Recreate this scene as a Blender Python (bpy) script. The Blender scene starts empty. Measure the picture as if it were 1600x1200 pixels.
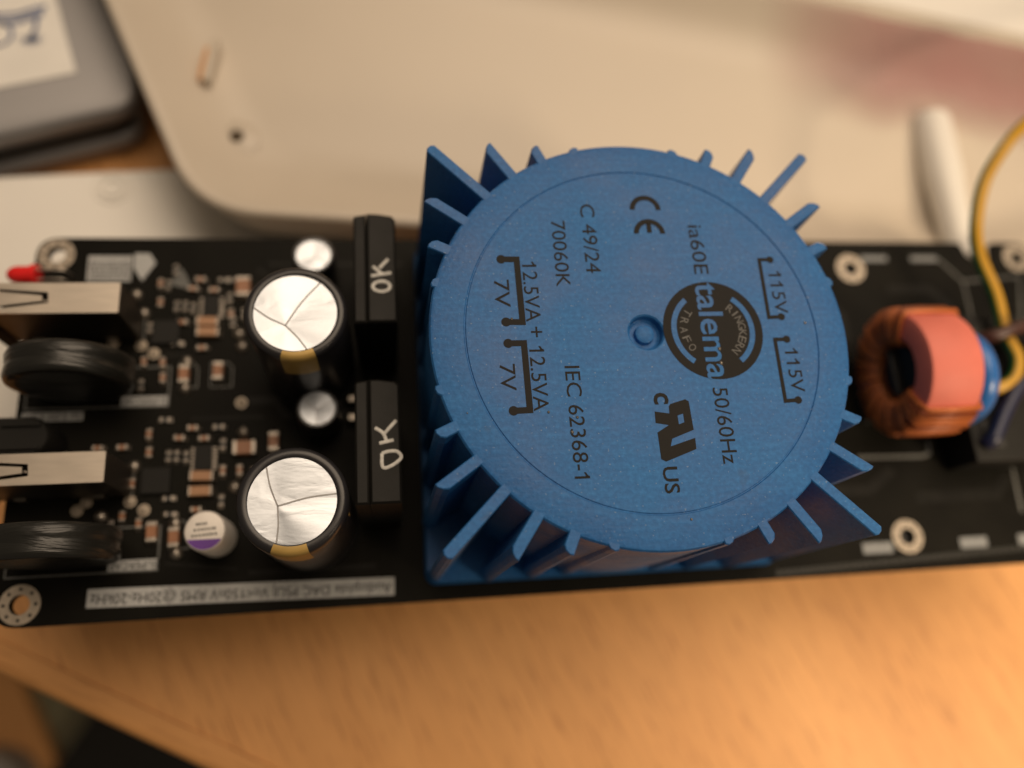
import bpy, bmesh, math, random
from mathutils import Matrix, Vector
random.seed(7)
S = 0.001                       # everything below is written in millimetres
PI = math.pi
scn = bpy.context.scene
col = scn.collection

# ------------------------------------------------------------------ camera
cd = bpy.data.cameras.new('camera'); cam = bpy.data.objects.new('camera', cd); col.objects.link(cam)
scn.camera = cam
cd.sensor_width = 36.0; cd.lens = 27.66; cd.clip_start = 0.005; cd.clip_end = 20.0
RX = Vector((0.98809, -0.06708, 0.13848)); RY = Vector((0.02255, 0.95338, 0.30091)); RZ = Vector((-0.15221, -0.29421, 0.94354))
m = Matrix((RX, RY, RZ)).transposed().to_4x4()
m.translation = Vector((-38.68, -41.47, 145.99)) * S
cam.matrix_world = m
cd.dof.use_dof = True; cd.dof.focus_distance = 0.115; cd.dof.aperture_fstop = 5.7

# ------------------------------------------------------------------ light of the room
w = bpy.data.worlds.new('World'); scn.world = w; w.use_nodes = True
bg = w.node_tree.nodes['Background']; bg.inputs[0].default_value = (1.0, 0.80, 0.58, 1); bg.inputs[1].default_value = 0.12

def aim(o, loc, target):
    o.location = Vector(loc) * S
    d = (Vector(target) - Vector(loc)).normalized()
    o.rotation_euler = d.to_track_quat('-Z', 'Y').to_euler()
def area(name, loc, target, sx, sy, power, color):
    l = bpy.data.lights.new(name, 'AREA'); l.shape = 'RECTANGLE'; l.size = sx * S; l.size_y = sy * S
    l.energy = power; l.color = color
    o = bpy.data.objects.new(name, l); col.objects.link(o); aim(o, loc, target); return o
area('ceiling_lamp', (230, 380, 880), (30, 50, 0), 900, 840, 9.4, (1.0, 0.79, 0.58))
sl = bpy.data.lights.new('desk_lamp', 'SPOT'); sl.energy = 8.6; sl.color = (1.0, 0.78, 0.52); sl.spot_size = math.radians(54); sl.spot_blend = 1.0
sl.shadow_soft_size = 0.045
so = bpy.data.objects.new('desk_lamp', sl); col.objects.link(so); aim(so, (270, -240, 300), (150, -70, -32))

scn.view_settings.view_transform = 'Standard'; scn.view_settings.look = 'None'
scn.view_settings.exposure = 0.0; scn.view_settings.gamma = 1.0

# ------------------------------------------------------------------ helpers
def tag(o, label=None, cat=None, group=None, kind=None):
    if label: o['label'] = label
    if cat: o['category'] = cat
    if group: o['group'] = group
    if kind: o['kind'] = kind
    return o
def empty(name, loc=(0, 0, 0)):
    o = bpy.data.objects.new(name, None); o.empty_display_size = 0.01; o.location = Vector(loc) * S; col.objects.link(o); return o
def link(name, me, parent=None, loc=(0, 0, 0), rz=0.0):
    o = bpy.data.objects.new(name, me); col.objects.link(o)
    if parent: o.parent = parent
    o.location = Vector(loc) * S; o.rotation_euler = (0, 0, rz); return o
class MB:
    def __init__(self): self.v = []; self.f = []; self.m = []
    def add(self, vs, fs, mi=0):
        b = len(self.v); self.v += [tuple(p) for p in vs]
        for f in fs: self.f.append([b + i for i in f]); self.m.append(mi)
    def box(self, x0, x1, y0, y1, z0, z1, mi=0, c=0.0):
        """box with chamfered edges of size c"""
        if c <= 0:
            self.add([(x0,y0,z0),(x1,y0,z0),(x1,y1,z0),(x0,y1,z0),(x0,y0,z1),(x1,y0,z1),(x1,y1,z1),(x0,y1,z1)],
                     [(3,2,1,0),(4,5,6,7),(0,1,5,4),(1,2,6,5),(2,3,7,6),(3,0,4,7)], mi); return
        bm = bmesh.new(); bmesh.ops.create_cube(bm, size=1.0)
        for q in bm.verts: q.co = Vector(((x0+x1)/2 + q.co.x*(x1-x0), (y0+y1)/2 + q.co.y*(y1-y0), (z0+z1)/2 + q.co.z*(z1-z0)))
        bmesh.ops.bevel(bm, geom=bm.edges[:], offset=c, segments=2, affect='EDGES', profile=0.6)
        bm.verts.index_update()
        self.add([q.co[:] for q in bm.verts], [[q.index for q in f.verts] for f in bm.faces], mi); bm.free()
    def prism(self, pts, z0, z1, mi=0, top=None):
        n = len(pts); top = top or pts
        self.add([(x,y,z0) for x,y in pts] + [(x,y,z1) for x,y in top],
                 [list(range(n))[::-1], list(range(n, 2*n))] + [(i,(i+1)%n,n+(i+1)%n,n+i) for i in range(n)], mi)
    def lathe(self, prof, n=48, axis='z', c=(0,0,0), a0=0.0, a1=2*PI, mi=0):
        full = abs(a1 - a0 - 2*PI) < 1e-6
        k = n if full else n + 1; L = len(prof); vs = []; fs = []
        for j in range(k):
            a = a0 + (a1 - a0) * j / n
            for r, h in prof:
                p = (r*math.cos(a), r*math.sin(a), h)
                if axis == 'x': p = (p[2], p[0], p[1])
                if axis == 'y': p = (p[1], p[2], p[0])
                vs.append((p[0]+c[0], p[1]+c[1], p[2]+c[2]))
        for j in range(n):
            j2 = (j + 1) % k
            for i in range(L - 1): fs.append((j*L+i, j2*L+i, j2*L+i+1, j*L+i+1))
        self.add(vs, fs, mi)
    def tube(self, pts, r, n=10, mi=0, sub=6, flat=1.0):
        P = smooth(pts, sub); k = len(P); vs = []; fs = []
        for i, p in enumerate(P):
            t = (P[min(i+1, k-1)] - P[max(i-1, 0)]).normalized()
            a = t.cross(Vector((0,0,1)));  a = a.normalized() if a.length > 1e-4 else Vector((1,0,0))
            b = a.cross(t).normalized()
            for j in range(n):
                q = 2*PI*j/n; vs.append(tuple(p + a*(r*math.cos(q)) + b*(r*flat*math.sin(q))))
        for i in range(k - 1):
            for j in range(n): fs.append((i*n+j, i*n+(j+1)%n, (i+1)*n+(j+1)%n, (i+1)*n+j))
        fs.append(list(range(n))[::-1]); fs.append([(k-1)*n+j for j in range(n)])
        self.add(vs, fs, mi)
    def strip(self, pts, wd, z, mi=0):
        """flat stroke of width wd along a 2-D polyline, mitred"""
        n = len(pts); L = []; R = []
        for i in range(n):
            a = Vector(pts[max(i-1,0)]); b = Vector(pts[i]); c = Vector(pts[min(i+1,n-1)])
            d1 = (b-a).normalized() if i > 0 else (c-b).normalized(); d2 = (c-b).normalized() if i < n-1 else d1
            nn = Vector((-(d1.y+d2.y), d1.x+d2.x)); nn.normalize(); q = max(0.35, nn.dot(Vector((-d1.y, d1.x))))
            L.append(b + nn*(wd/2/q)); R.append(b - nn*(wd/2/q))
        self.add([(p.x,p.y,z) for p in L] + [(p.x,p.y,z) for p in R], [(n+i, n+i+1, i+1, i) for i in range(n-1)], mi)
    def disc(self, c, r, z, n=20, mi=0):
        self.add([(c[0]+r*math.cos(2*PI*i/n), c[1]+r*math.sin(2*PI*i/n), z) for i in range(n)], [list(range(n))], mi)
    def ring(self, c, r0, r1, z, a0=0, a1=2*PI, n=40, mi=0):
        vs = []; fs = []
        for i in range(n+1):
            a = a0 + (a1-a0)*i/n
            vs += [(c[0]+r0*math.cos(a), c[1]+r0*math.sin(a), z), (c[0]+r1*math.cos(a), c[1]+r1*math.sin(a), z)]
        for i in range(n): fs.append((2*i, 2*i+1, 2*i+3, 2*i+2))
        self.add(vs, fs, mi)
    def mesh(self, name, mats, sm=None):
        me = bpy.data.meshes.new(name); me.from_pydata([(x*S, y*S, z*S) for x,y,z in self.v], [], self.f)
        for q in (mats if isinstance(mats, (list, tuple)) else [mats]): me.materials.append(q)
        me.polygons.foreach_set('material_index', self.m)
        if sm:
            me.polygons.foreach_set('use_smooth', [True]*len(me.polygons)); me.set_sharp_from_angle(angle=math.radians(sm))
        me.update(); return me
    def build(self, name, mats, parent=None, loc=(0,0,0), rz=0.0, sm=None): return link(name, self.mesh(name, mats, sm), parent, loc, rz)
def smooth(pts, sub):
    P = [Vector(p) for p in pts]
    if sub <= 1 or len(P) < 3: return P
    Q = [P[0]*2-P[1]] + P + [P[-1]*2-P[-2]]; out = []
    for i in range(1, len(Q)-2):
        a,b,c,d = Q[i-1:i+3]
        for k in range(sub):
            t = k/sub
            out.append(0.5*((2*b)+(c-a)*t+(2*a-5*b+4*c-d)*t*t+(3*b-a-3*c+d)*t**3))
    out.append(P[-1]); return out
def rrect(x0, x1, y0, y1, r, n=6):
    o = []
    for cx, cy, a in ((x1-r,y1-r,0),(x0+r,y1-r,90),(x0+r,y0+r,180),(x1-r,y0+r,270)):
        for i in range(n+1):
            q = math.radians(a + 90*i/n); o.append((cx+r*math.cos(q), cy+r*math.sin(q)))
    return o
def rpoly(pts, rad, n=8):
    """polygon with rounded corners"""
    o = []; k = len(pts)
    for i in range(k):
        a, b, c = Vector(pts[i-1]), Vector(pts[i]), Vector(pts[(i+1)%k]); r = rad[i] if isinstance(rad, (list, tuple)) else rad
        p = b + (a-b).normalized()*r; q = b + (c-b).normalized()*r
        for j in range(n+1):
            t = j/n; o.append(tuple((1-t)**2*p + 2*t*(1-t)*b + t*t*q))
    return o
def circ(cx, cy, r, n=32): return [(cx+r*math.cos(2*PI*i/n), cy+r*math.sin(2*PI*i/n)) for i in range(n)]
def plate(name, loops, z0, z1, mat):
    """filled 2-D outline (first loop) with holes (other loops), given a thickness"""
    cu = bpy.data.curves.new(name, 'CURVE'); cu.dimensions = '2D'; cu.fill_mode = 'BOTH'; cu.extrude = (z1-z0)/2*S
    for lp in loops:
        s = cu.splines.new('POLY'); s.points.add(len(lp)-1); s.use_cyclic_u = True
        for i, (x, y) in enumerate(lp): s.points[i].co = (x*S, y*S, 0, 1)
    t = bpy.data.objects.new('t', cu); col.objects.link(t)
    bpy.context.view_layer.update()
    me = bpy.data.meshes.new_from_object(t.evaluated_get(bpy.context.evaluated_depsgraph_get())); bpy.data.objects.remove(t)
    me.name = name
    me.transform(Matrix.Translation((0, 0, (z0+z1)/2*S))); me.materials.clear(); me.materials.append(mat); return me
_tc = {}
def text_raw(s, bold=0.0):
    if (s, bold) in _tc: return _tc[(s, bold)].copy()
    cu = bpy.data.curves.new('t', 'FONT'); cu.body = s; cu.size = 1; cu.resolution_u = 3; cu.offset = bold
    t = bpy.data.objects.new('t', cu); col.objects.link(t); bpy.context.view_layer.update()
    me = bpy.data.meshes.new_from_object(t.evaluated_get(bpy.context.evaluated_depsgraph_get())); bpy.data.objects.remove(t)
    if '1' in s and len(s) > 1:
        bm = bmesh.new(); bm.from_mesh(me)
        for k, ch in enumerate(s):
            if ch == '1':
                g = text_raw('1', bold); gw = max(q.co.x for q in g.vertices) - min(q.co.x for q in g.vertices); gh = max(q.co.y for q in g.vertices)
                pre = text_raw(s[:k+1], bold) if k+1 < len(s) else me
                xr = max(q.co.x for q in pre.vertices); xl = xr - gw + 0.01
                bm.faces.new([bm.verts.new((x, y, 0)) for x, y in ((xl, gh), (xl-0.05, gh-0.09), (xl-0.17, gh-0.165), (xl-0.17, gh-0.255), (xl, gh-0.17))][::-1])
        bm.to_mesh(me); bm.free()
    _tc[(s, bold)] = me; return me.copy()
def text(name, s, c, length, height, ang, z, mat, parent, bold=0.0):
    """flat lettering of given length and height centred on c, baseline turned by ang degrees"""
    me = text_raw(s, bold); xs = [q.co.x for q in me.vertices]; ys = [q.co.y for q in me.vertices]
    x0, x1, y0, y1 = min(xs), max(xs), min(ys), max(ys)
    M = Matrix.Rotation(math.radians(ang), 4, 'Z') @ Matrix.Diagonal((length*S/(x1-x0), height*S/(y1-y0), 1, 1)) @ Matrix.Translation((-(x0+x1)/2, -(y0+y1)/2, 0))
    me.transform(M); me.materials.clear(); me.materials.append(mat); me.name = name
    return link(name, me, parent, (c[0], c[1], z))

# ------------------------------------------------------------------ materials
def new_mat(name):
    mt = bpy.data.materials.new(name); mt.use_nodes = True; nt = mt.node_tree
    return mt, nt, nt.nodes['Principled BSDF']
def N(nt, t, **kw):
    n = nt.nodes.new(t)
    for k, v in kw.items():
        if hasattr(n, k): setattr(n, k, v)
        else: n.inputs[k].default_value = v
    return n
def coords(nt, scale=(1,1,1), rot=(0,0,0), gen='Object'):
    tc = N(nt, 'ShaderNodeTexCoord'); mp = N(nt, 'ShaderNodeMapping'); mp.inputs['Scale'].default_value = scale; mp.inputs['Rotation'].default_value = rot
    nt.links.new(tc.outputs[gen], mp.inputs['Vector']); return mp.outputs[0]
def ramp(nt, fac, stops):
    r = N(nt, 'ShaderNodeValToRGB'); cr = r.color_ramp
    while len(cr.elements) < len(stops): cr.elements.new(0.5)
    for e, (p, c) in zip(cr.elements, stops): e.position = p; e.color = (*c, 1)
    nt.links.new(fac, r.inputs[0]); return r.outputs[0]
def plain(name, c, rough=0.5, metal=0.0, var=0.12, nscale=300, bump=0.0, bscale=2500, coat=0.0, spec=0.5, aniso=0.0):
    """base colour with slight mottling, uneven gloss and fine relief"""
    mt, nt, b = new_mat(name); v = coords(nt)
    n1 = N(nt, 'ShaderNodeTexNoise', Scale=nscale, Detail=4.0); nt.links.new(v, n1.inputs['Vector'])
    lo = tuple(x*(1-var) for x in c); hi = tuple(min(1, x*(1+var)) for x in c)
    nt.links.new(ramp(nt, n1.outputs[0], [(0.3, lo), (0.7, hi)]), b.inputs['Base Color'])
    mr = N(nt, 'ShaderNodeMapRange'); mr.inputs['To Min'].default_value = max(0.02, rough-0.08); mr.inputs['To Max'].default_value = min(1, rough+0.08)
    nt.links.new(n1.outputs[0], mr.inputs['Value']); nt.links.new(mr.outputs[0], b.inputs['Roughness'])
    b.inputs['Metallic'].default_value = metal; b.inputs['Coat Weight'].default_value = coat; b.inputs['Specular IOR Level'].default_value = spec
    if bump > 0:
        n2 = N(nt, 'ShaderNodeTexNoise', Scale=bscale, Detail=3.0); nt.links.new(v, n2.inputs['Vector'])
        bp = N(nt, 'ShaderNodeBump', Strength=1.0, Distance=bump*S); nt.links.new(n2.outputs[0], bp.inputs['Height']); nt.links.new(bp.outputs[0], b.inputs['Normal'])
    return mt
M = {}
M['pcb'] = plain('black_solder_mask', (0.007, 0.0065, 0.005), 0.5, var=0.25, nscale=120, bump=0.01, bscale=900, spec=0.07)
M['silk'] = plain('white_silkscreen', (0.40, 0.41, 0.415), 0.6, var=0.18, nscale=1500)
M['silkfaint'] = plain('thin_silkscreen', (0.11, 0.112, 0.108), 0.6, var=0.3, nscale=1500)
M['ink'] = plain('black_ink', (0.010, 0.009, 0.008), 0.55, var=0.3, nscale=900, spec=0.15)
M['brass'] = plain('plated_pad', (0.42, 0.36, 0.29), 0.45, 0.5, nscale=900, bump=0.02)
M['tin'] = plain('tinned_solder', (0.40, 0.36, 0.315), 0.42, 1.0, nscale=700, bump=0.06, bscale=900)
M['hole'] = plain('dark_hole', (0.01, 0.009, 0.008), 0.8)
M['blackplastic'] = plain('black_moulded_plastic', (0.009, 0.0085, 0.0075), 0.55, bump=0.015, bscale=1600, spec=0.22)
M['sleeve'] = plain('glossy_black_sleeve', (0.016, 0.0155, 0.018), 0.3, nscale=120)
M['copper'] = plain('enamelled_copper_wire', (0.46, 0.125, 0.03), 0.42, 0.15, nscale=500)
M['copper2'] = plain('dark_enamelled_copper', (0.24, 0.055, 0.014), 0.4, 0.15, nscale=500)
M['pinkcore'] = plain('pink_coated_core', (0.66, 0.17, 0.125), 0.6, nscale=160, var=0.07, bump=0.02)
M['bluedisc'] = plain('blue_epoxy', (0.02, 0.13, 0.42), 0.3, bump=0.03, bscale=500)
M['ceramic'] = plain('tan_ceramic', (0.36, 0.19, 0.095), 0.45)
M['ceramic2'] = plain('brown_ceramic', (0.28, 0.125, 0.06), 0.45)
M['resistor'] = plain('dark_resistor_body', (0.03, 0.028, 0.026), 0.4)
M['gold'] = plain('gold_print', (0.44, 0.29, 0.085), 0.4, 0.2)
M['redled'] = plain('red_led_epoxy', (0.75, 0.018, 0.018), 0.22, var=0.05)
M['purple'] = plain('purple_print', (0.12, 0.03, 0.28), 0.5)
M['white'] = plain('white_paint_marker', (0.62, 0.61, 0.58), 0.6, nscale=1200, var=0.2)
M['creamtop'] = plain('lacquered_white_top', (0.74, 0.70, 0.66), 0.45, 0.2, nscale=500, var=0.05)
M['greywire'] = plain('brown_insulation', (0.05, 0.014, 0.009), 0.4)
M['bluewire'] = plain('dark_blue_insulation', (0.006, 0.010, 0.04), 0.4)
M['lidmetal'] = plain('grey_aluminium', (0.25, 0.245, 0.25), 0.5, 0.6, nscale=60, var=0.04)
M['darkgap'] = plain('shaded_lid_gap', (0.02, 0.019, 0.018), 0.7)
M['paper'] = plain('white_sticker', (0.80, 0.78, 0.74), 0.55, nscale=80, var=0.04)
M['blueprint'] = plain('navy_print', (0.02, 0.06, 0.19), 0.5, var=0.3)
M['standoff'] = plain('black_nylon', (0.015, 0.015, 0.015), 0.5)

# brushed steel shell and foil tops
def brushed(name, c, rough, scale, bump):
    mt, nt, b = new_mat(name); v = coords(nt, scale)
    n = N(nt, 'ShaderNodeTexNoise', Scale=900.0, Detail=5.0); nt.links.new(v, n.inputs['Vector'])
    nt.links.new(ramp(nt, n.outputs[0], [(0.25, tuple(x*0.86 for x in c)), (0.75, c)]), b.inputs['Base Color'])
    n2 = N(nt, 'ShaderNodeTexNoise', Scale=140.0, Detail=3.0); nt.links.new(coords(nt), n2.inputs['Vector'])
    mr = N(nt, 'ShaderNodeMapRange'); mr.inputs['To Min'].default_value = rough*0.75; mr.inputs['To Max'].default_value = rough*1.35
    nt.links.new(n2.outputs[0], mr.inputs['Value']); nt.links.new(mr.outputs[0], b.inputs['Roughness'])
    b.inputs['Metallic'].default_value = 1.0
    bp = N(nt, 'ShaderNodeBump', Strength=1.0, Distance=bump*S); nt.links.new(n.outputs[0], bp.inputs['Height']); nt.links.new(bp.outputs[0], b.inputs['Normal'])
    return mt
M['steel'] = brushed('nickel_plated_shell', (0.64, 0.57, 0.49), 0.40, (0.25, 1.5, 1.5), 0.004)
M['shadesteel'] = brushed('shaded_steel_side', (0.13, 0.115, 0.10), 0.45, (0.25, 1.5, 1.5), 0.004)  # shell steel again, darkened to paint shade on the sides
def foil_mat():
    mt, nt, b = new_mat('bare_aluminium_can_top'); v = coords(nt, (0.6, 1.6, 1))
    n = N(nt, 'ShaderNodeTexNoise', Scale=190.0, Detail=3.0, Distortion=0.8); nt.links.new(v, n.inputs['Vector'])
    n3 = N(nt, 'ShaderNodeTexNoise', Scale=1800.0, Detail=3.0); nt.links.new(v, n3.inputs['Vector'])
    b.inputs['Base Color'].default_value = (0.56, 0.60, 0.66, 1); b.inputs['Metallic'].default_value = 1.0; b.inputs['Roughness'].default_value = 0.36
    ad = N(nt, 'ShaderNodeMath', operation='MULTIPLY_ADD'); ad.inputs[1].default_value = 0.08; nt.links.new(n3.outputs[0], ad.inputs[0]); nt.links.new(n.outputs[0], ad.inputs[2])
    bp = N(nt, 'ShaderNodeBump', Strength=1.0, Distance=0.09*S); nt.links.new(ad.outputs[0], bp.inputs['Height']); nt.links.new(bp.outputs[0], b.inputs['Normal'])
    return mt
M['foil'] = foil_mat()
# crinkled heat-shrink
def shrink():
    mt, nt, b = new_mat('crinkled_heat_shrink'); v = coords(nt, (0.35, 2.2, 0.8))
    n = N(nt, 'ShaderNodeTexNoise', Scale=150.0, Detail=4.0, Distortion=0.8); nt.links.new(v, n.inputs['Vector'])
    b.inputs['Base Color'].default_value = (0.012, 0.012, 0.0105, 1); b.inputs['Roughness'].default_value = 0.33
    bp = N(nt, 'ShaderNodeBump', Strength=1.0, Distance=0.75*S); nt.links.new(n.outputs[0], bp.inputs['Height']); nt.links.new(bp.outputs[0], b.inputs['Normal'])
    return mt
M['shrink'] = shrink()
# spark-eroded blue plastic
def blue_plastic():
    mt, nt, b = new_mat('blue_textured_plastic'); v = coords(nt)
    def noise(scale, detail, vec=None, **kw):
        n = N(nt, 'ShaderNodeTexNoise', Scale=scale, Detail=detail, **kw); nt.links.new(vec or v, n.inputs['Vector']); return n.outputs[0]
    def mul(a, c, mode='MULTIPLY', fac=1.0):
        mx = N(nt, 'ShaderNodeMix', data_type='RGBA', blend_type=mode); mx.inputs['Factor'].default_value = fac
        nt.links.new(a, mx.inputs['A']); nt.links.new(c, mx.inputs['B']); return mx.outputs['Result']
    big = noise(55.0, 7.0, Roughness=0.65); fine = noise(1500.0, 2.0)
    s1 = noise(700.0, 3.0, coords(nt, (0.22, 2.4, 1), (0, 0, 0.75))); s2 = noise(600.0, 3.0, coords(nt, (0.2, 2.6, 1), (0, 0, -1.1)))
    c = ramp(nt, big, [(0.28, (0.0125, 0.090, 0.290)), (0.5, (0.018, 0.121, 0.355)), (0.72, (0.031, 0.158, 0.415))])
    c = mul(c, ramp(nt, fine, [(0.38, (0.88, 0.89, 0.90)), (0.62, (1.07, 1.07, 1.06)), (0.78, (1.35, 1.25, 1.2))]))
    c = mul(c, ramp(nt, s1, [(0.5, (1, 1, 1)), (0.75, (1.16, 1.12, 1.08))])); c = mul(c, ramp(nt, s2, [(0.52, (1, 1, 1)), (0.76, (1.14, 1.10, 1.06))]))
    # sparse pale dust and a few brownish smudges
    dust = noise(2600.0, 0.0); smu = noise(130.0, 2.0, coords(nt, (1, 1, 1), (0.3, 0.2, 0)))
    for src, col_, lo, hi, am in ((dust, (0.30, 0.36, 0.42), 0.785, 0.81, 0.35), (smu, (0.07, 0.075, 0.085), 0.70, 0.80, 0.5)):
        mr = N(nt, 'ShaderNodeMapRange'); mr.inputs['From Min'].default_value = lo; mr.inputs['From Max'].default_value = hi; mr.inputs['To Max'].default_value = am
        nt.links.new(src, mr.inputs['Value']); mx = N(nt, 'ShaderNodeMix', data_type='RGBA'); nt.links.new(mr.outputs[0], mx.inputs['Factor'])
        nt.links.new(c, mx.inputs['A']); mx.inputs['B'].default_value = (*col_, 1); c = mx.outputs['Result']
    nt.links.new(c, b.inputs['Base Color'])
    mr = N(nt, 'ShaderNodeMapRange'); mr.inputs['From Min'].default_value = 0.3; mr.inputs['From Max'].default_value = 0.7; mr.inputs['To Min'].default_value = 0.34; mr.inputs['To Max'].default_value = 0.68
    nt.links.new(big, mr.inputs['Value']); nt.links.new(mr.outputs[0], b.inputs['Roughness']); b.inputs['Specular IOR Level'].default_value = 0.3
    ad = N(nt, 'ShaderNodeMath', operation='MULTIPLY_ADD'); ad.inputs[1].default_value = 0.7; nt.links.new(s1, ad.inputs[0]); nt.links.new(fine, ad.inputs[2])
    bp = N(nt, 'ShaderNodeBump', Strength=1.0, Distance=0.05*S); nt.links.new(ad.outputs[0], bp.inputs['Height']); nt.links.new(bp.outputs[0], b.inputs['Normal'])
    return mt
M['blue'] = blue_plastic()
# beech veneer: pale orange with short dark pores along the grain
def beech(name, ang, dark=1.0):
    mt, nt, b = new_mat(name); r = math.radians(ang)
    v0 = coords(nt, (1, 1, 1), (0, 0, -r)); 
    def stretched(sx, sy, **kw):
        mp = N(nt, 'ShaderNodeMapping'); mp.inputs['Scale'].default_value = (sx, sy, sy); nt.links.new(v0, mp.inputs['Vector'])
        n = N(nt, 'ShaderNodeTexNoise', **kw); nt.links.new(mp.outputs[0], n.inputs['Vector']); return n.outputs[0]
    broad = stretched(6, 40, Scale=1.0, Detail=3.0, Distortion=0.6)
    grain = stretched(60, 700, Scale=1.0, Detail=4.0)
    pores = stretched(120, 1700, Scale=1.0, Detail=1.0)
    c1 = ramp(nt, broad, [(0.3, (0.58*dark, 0.280*dark, 0.094*dark)), (0.7, (0.66*dark, 0.335*dark, 0.120*dark))])
    c2 = ramp(nt, grain, [(0.3, (0.93, 0.92, 0.90)), (0.7, (1.04, 1.03, 1.02))])
    c3 = ramp(nt, pores, [(0.58, (1, 1, 1)), (0.72, (0.72, 0.66, 0.61))])
    m1 = N(nt, 'ShaderNodeMix', data_type='RGBA', blend_type='MULTIPLY'); m1.inputs['Factor'].default_value = 1
    m2 = N(nt, 'ShaderNodeMix', data_type='RGBA', blend_type='MULTIPLY'); m2.inputs['Factor'].default_value = 1
    nt.links.new(c1, m1.inputs['A']); nt.links.new(c2, m1.inputs['B']); nt.links.new(m1.outputs['Result'], m2.inputs['A']); nt.links.new(c3, m2.inputs['B'])
    nt.links.new(m2.outputs['Result'], b.inputs['Base Color']); b.inputs['Roughness'].default_value = 0.55
    bp = N(nt, 'ShaderNodeBump', Strength=0.5, Distance=0.04*S); bp.invert = True; nt.links.new(pores, bp.inputs['Height']); nt.links.new(bp.outputs[0], b.inputs['Normal'])
    return mt
M['beech'] = beech('beech_veneer', -67)
M['beechedge'] = beech('beech_edge', -27, 0.95)
def whiteplastic(name, c, rough, sss):
    mt = plain(name, c, rough, var=0.03, nscale=30, bump=0.03, bscale=700); b = mt.node_tree.nodes['Principled BSDF']
    b.inputs['Subsurface Weight'].default_value = sss; b.inputs['Subsurface Radius'].default_value = (0.004, 0.003, 0.002); b.inputs['Subsurface Scale'].default_value = 1.0
    return mt
M['tray'] = whiteplastic('milky_white_plastic', (0.55, 0.485, 0.405), 0.36, 0.0)
M['panel'] = whiteplastic('white_lid_plastic', (0.80, 0.775, 0.73), 0.45, 0.0)
# yellow-green earth wire: the two colours run along its length
def earth():
    mt, nt, b = new_mat('yellow_green_insulation')
    at = N(nt, 'ShaderNodeAttribute', attribute_name='stripe')
    nt.links.new(ramp(nt, at.outputs['Fac'], [(0.49, (0.50, 0.27, 0.012)), (0.51, (0.022, 0.12, 0.03))]), b.inputs['Base Color']); b.inputs['Roughness'].default_value = 0.38
    return mt
M['earth'] = earth()

# ================================================================== the setting
DZ = -32.0
# desk top with a rounded hardwood lip along its near-left edge (runs from upper left to lower right)
e0 = Vector((-117.0, -37.1)); ed = Vector((53.8, -28.1)).normalized(); en = Vector((ed.y, -ed.x))   # en points off the desk
if en.x > 0: en = -en
A = e0 - ed*420; B = e0 + ed*700
mb = MB()
far = [(A - en*900), (B - en*900)]
mb.prism([tuple(A), tuple(B), tuple(far[1]), tuple(far[0])], DZ-24, DZ)
desk = mb.build('desk', M['beech']); tag(desk, kind='structure')
mb = MB(); prof = [(0.05, -24), (0.05, 0.5)]
for i in range(9):
    q = PI/2 - PI/2*i/8; prof.append((3.4 + 2.2*math.cos(q), -1.7 + 2.2*math.sin(q)))
prof += [(5.6, -22), (4.6, -24)]
vs = []
for P in (A, B):
    for d, z in prof: vs.append((P.x+en.x*d, P.y+en.y*d, DZ+z))
k = len(prof)
mb.add(vs, [(i, (i+1) % k, k+(i+1) % k, k+i) for i in range(k)] + [list(range(k))[::-1], list(range(k, 2*k))])
lip = mb.build('edge_strip', M['beechedge'], desk, sm=50)
# room below the desk, far out of focus
mb = MB(); mb.box(-900, 600, -700, 500, -520, -510)
tag(mb.build('floor', plain('dark_floor', (0.022, 0.020, 0.016), 0.7, nscale=15)), kind='structure')
mb = MB(); mb.box(-90, 60, -80, 90, -160, 0, c=4)
o = mb.build('storage_box', plain('grey_green_cardboard', (0.20, 0.19, 0.12), 0.7, nscale=40), None, (-165, -60, -250), math.radians(-22))
tag(o, 'grey-green box standing below the edge of the desk', 'box')
mb = MB(); mb.prism([(-270, 30), (-290, -60), (-260, -150), (-143, -150), (-179, -87), (-199, -50), (-215, 20)], 0, 8)
o = mb.build('wooden_board', M['beech'], None, (0, 0, -248)); tag(o, 'blurred light wood board below the desk at lower left', 'board')
mb = MB(); mb.prism([(-150, -40), (-166, -64), (-181, -87), (-200, -120), (-120, -160), (0, -160), (0, -40)], 0, 14)
o = mb.build('black_mat', plain('black_fabric', (0.008, 0.0075, 0.007), 0.9), None, (0, 0, -248.5)); tag(o, 'black fabric in the gap below the desk edge', 'mat')
mb = MB(); mb.lathe([(0, 0), (16, 0), (18, -2), (18, -22), (0, -22)], 24)
o = mb.build('grey_tube', plain('grey_painted_tube', (0.30, 0.28, 0.26), 0.5), None, (-203, -92, -216), 0, 40); tag(o, 'grey round cap at the bottom left corner below the desk', 'cap')

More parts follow.
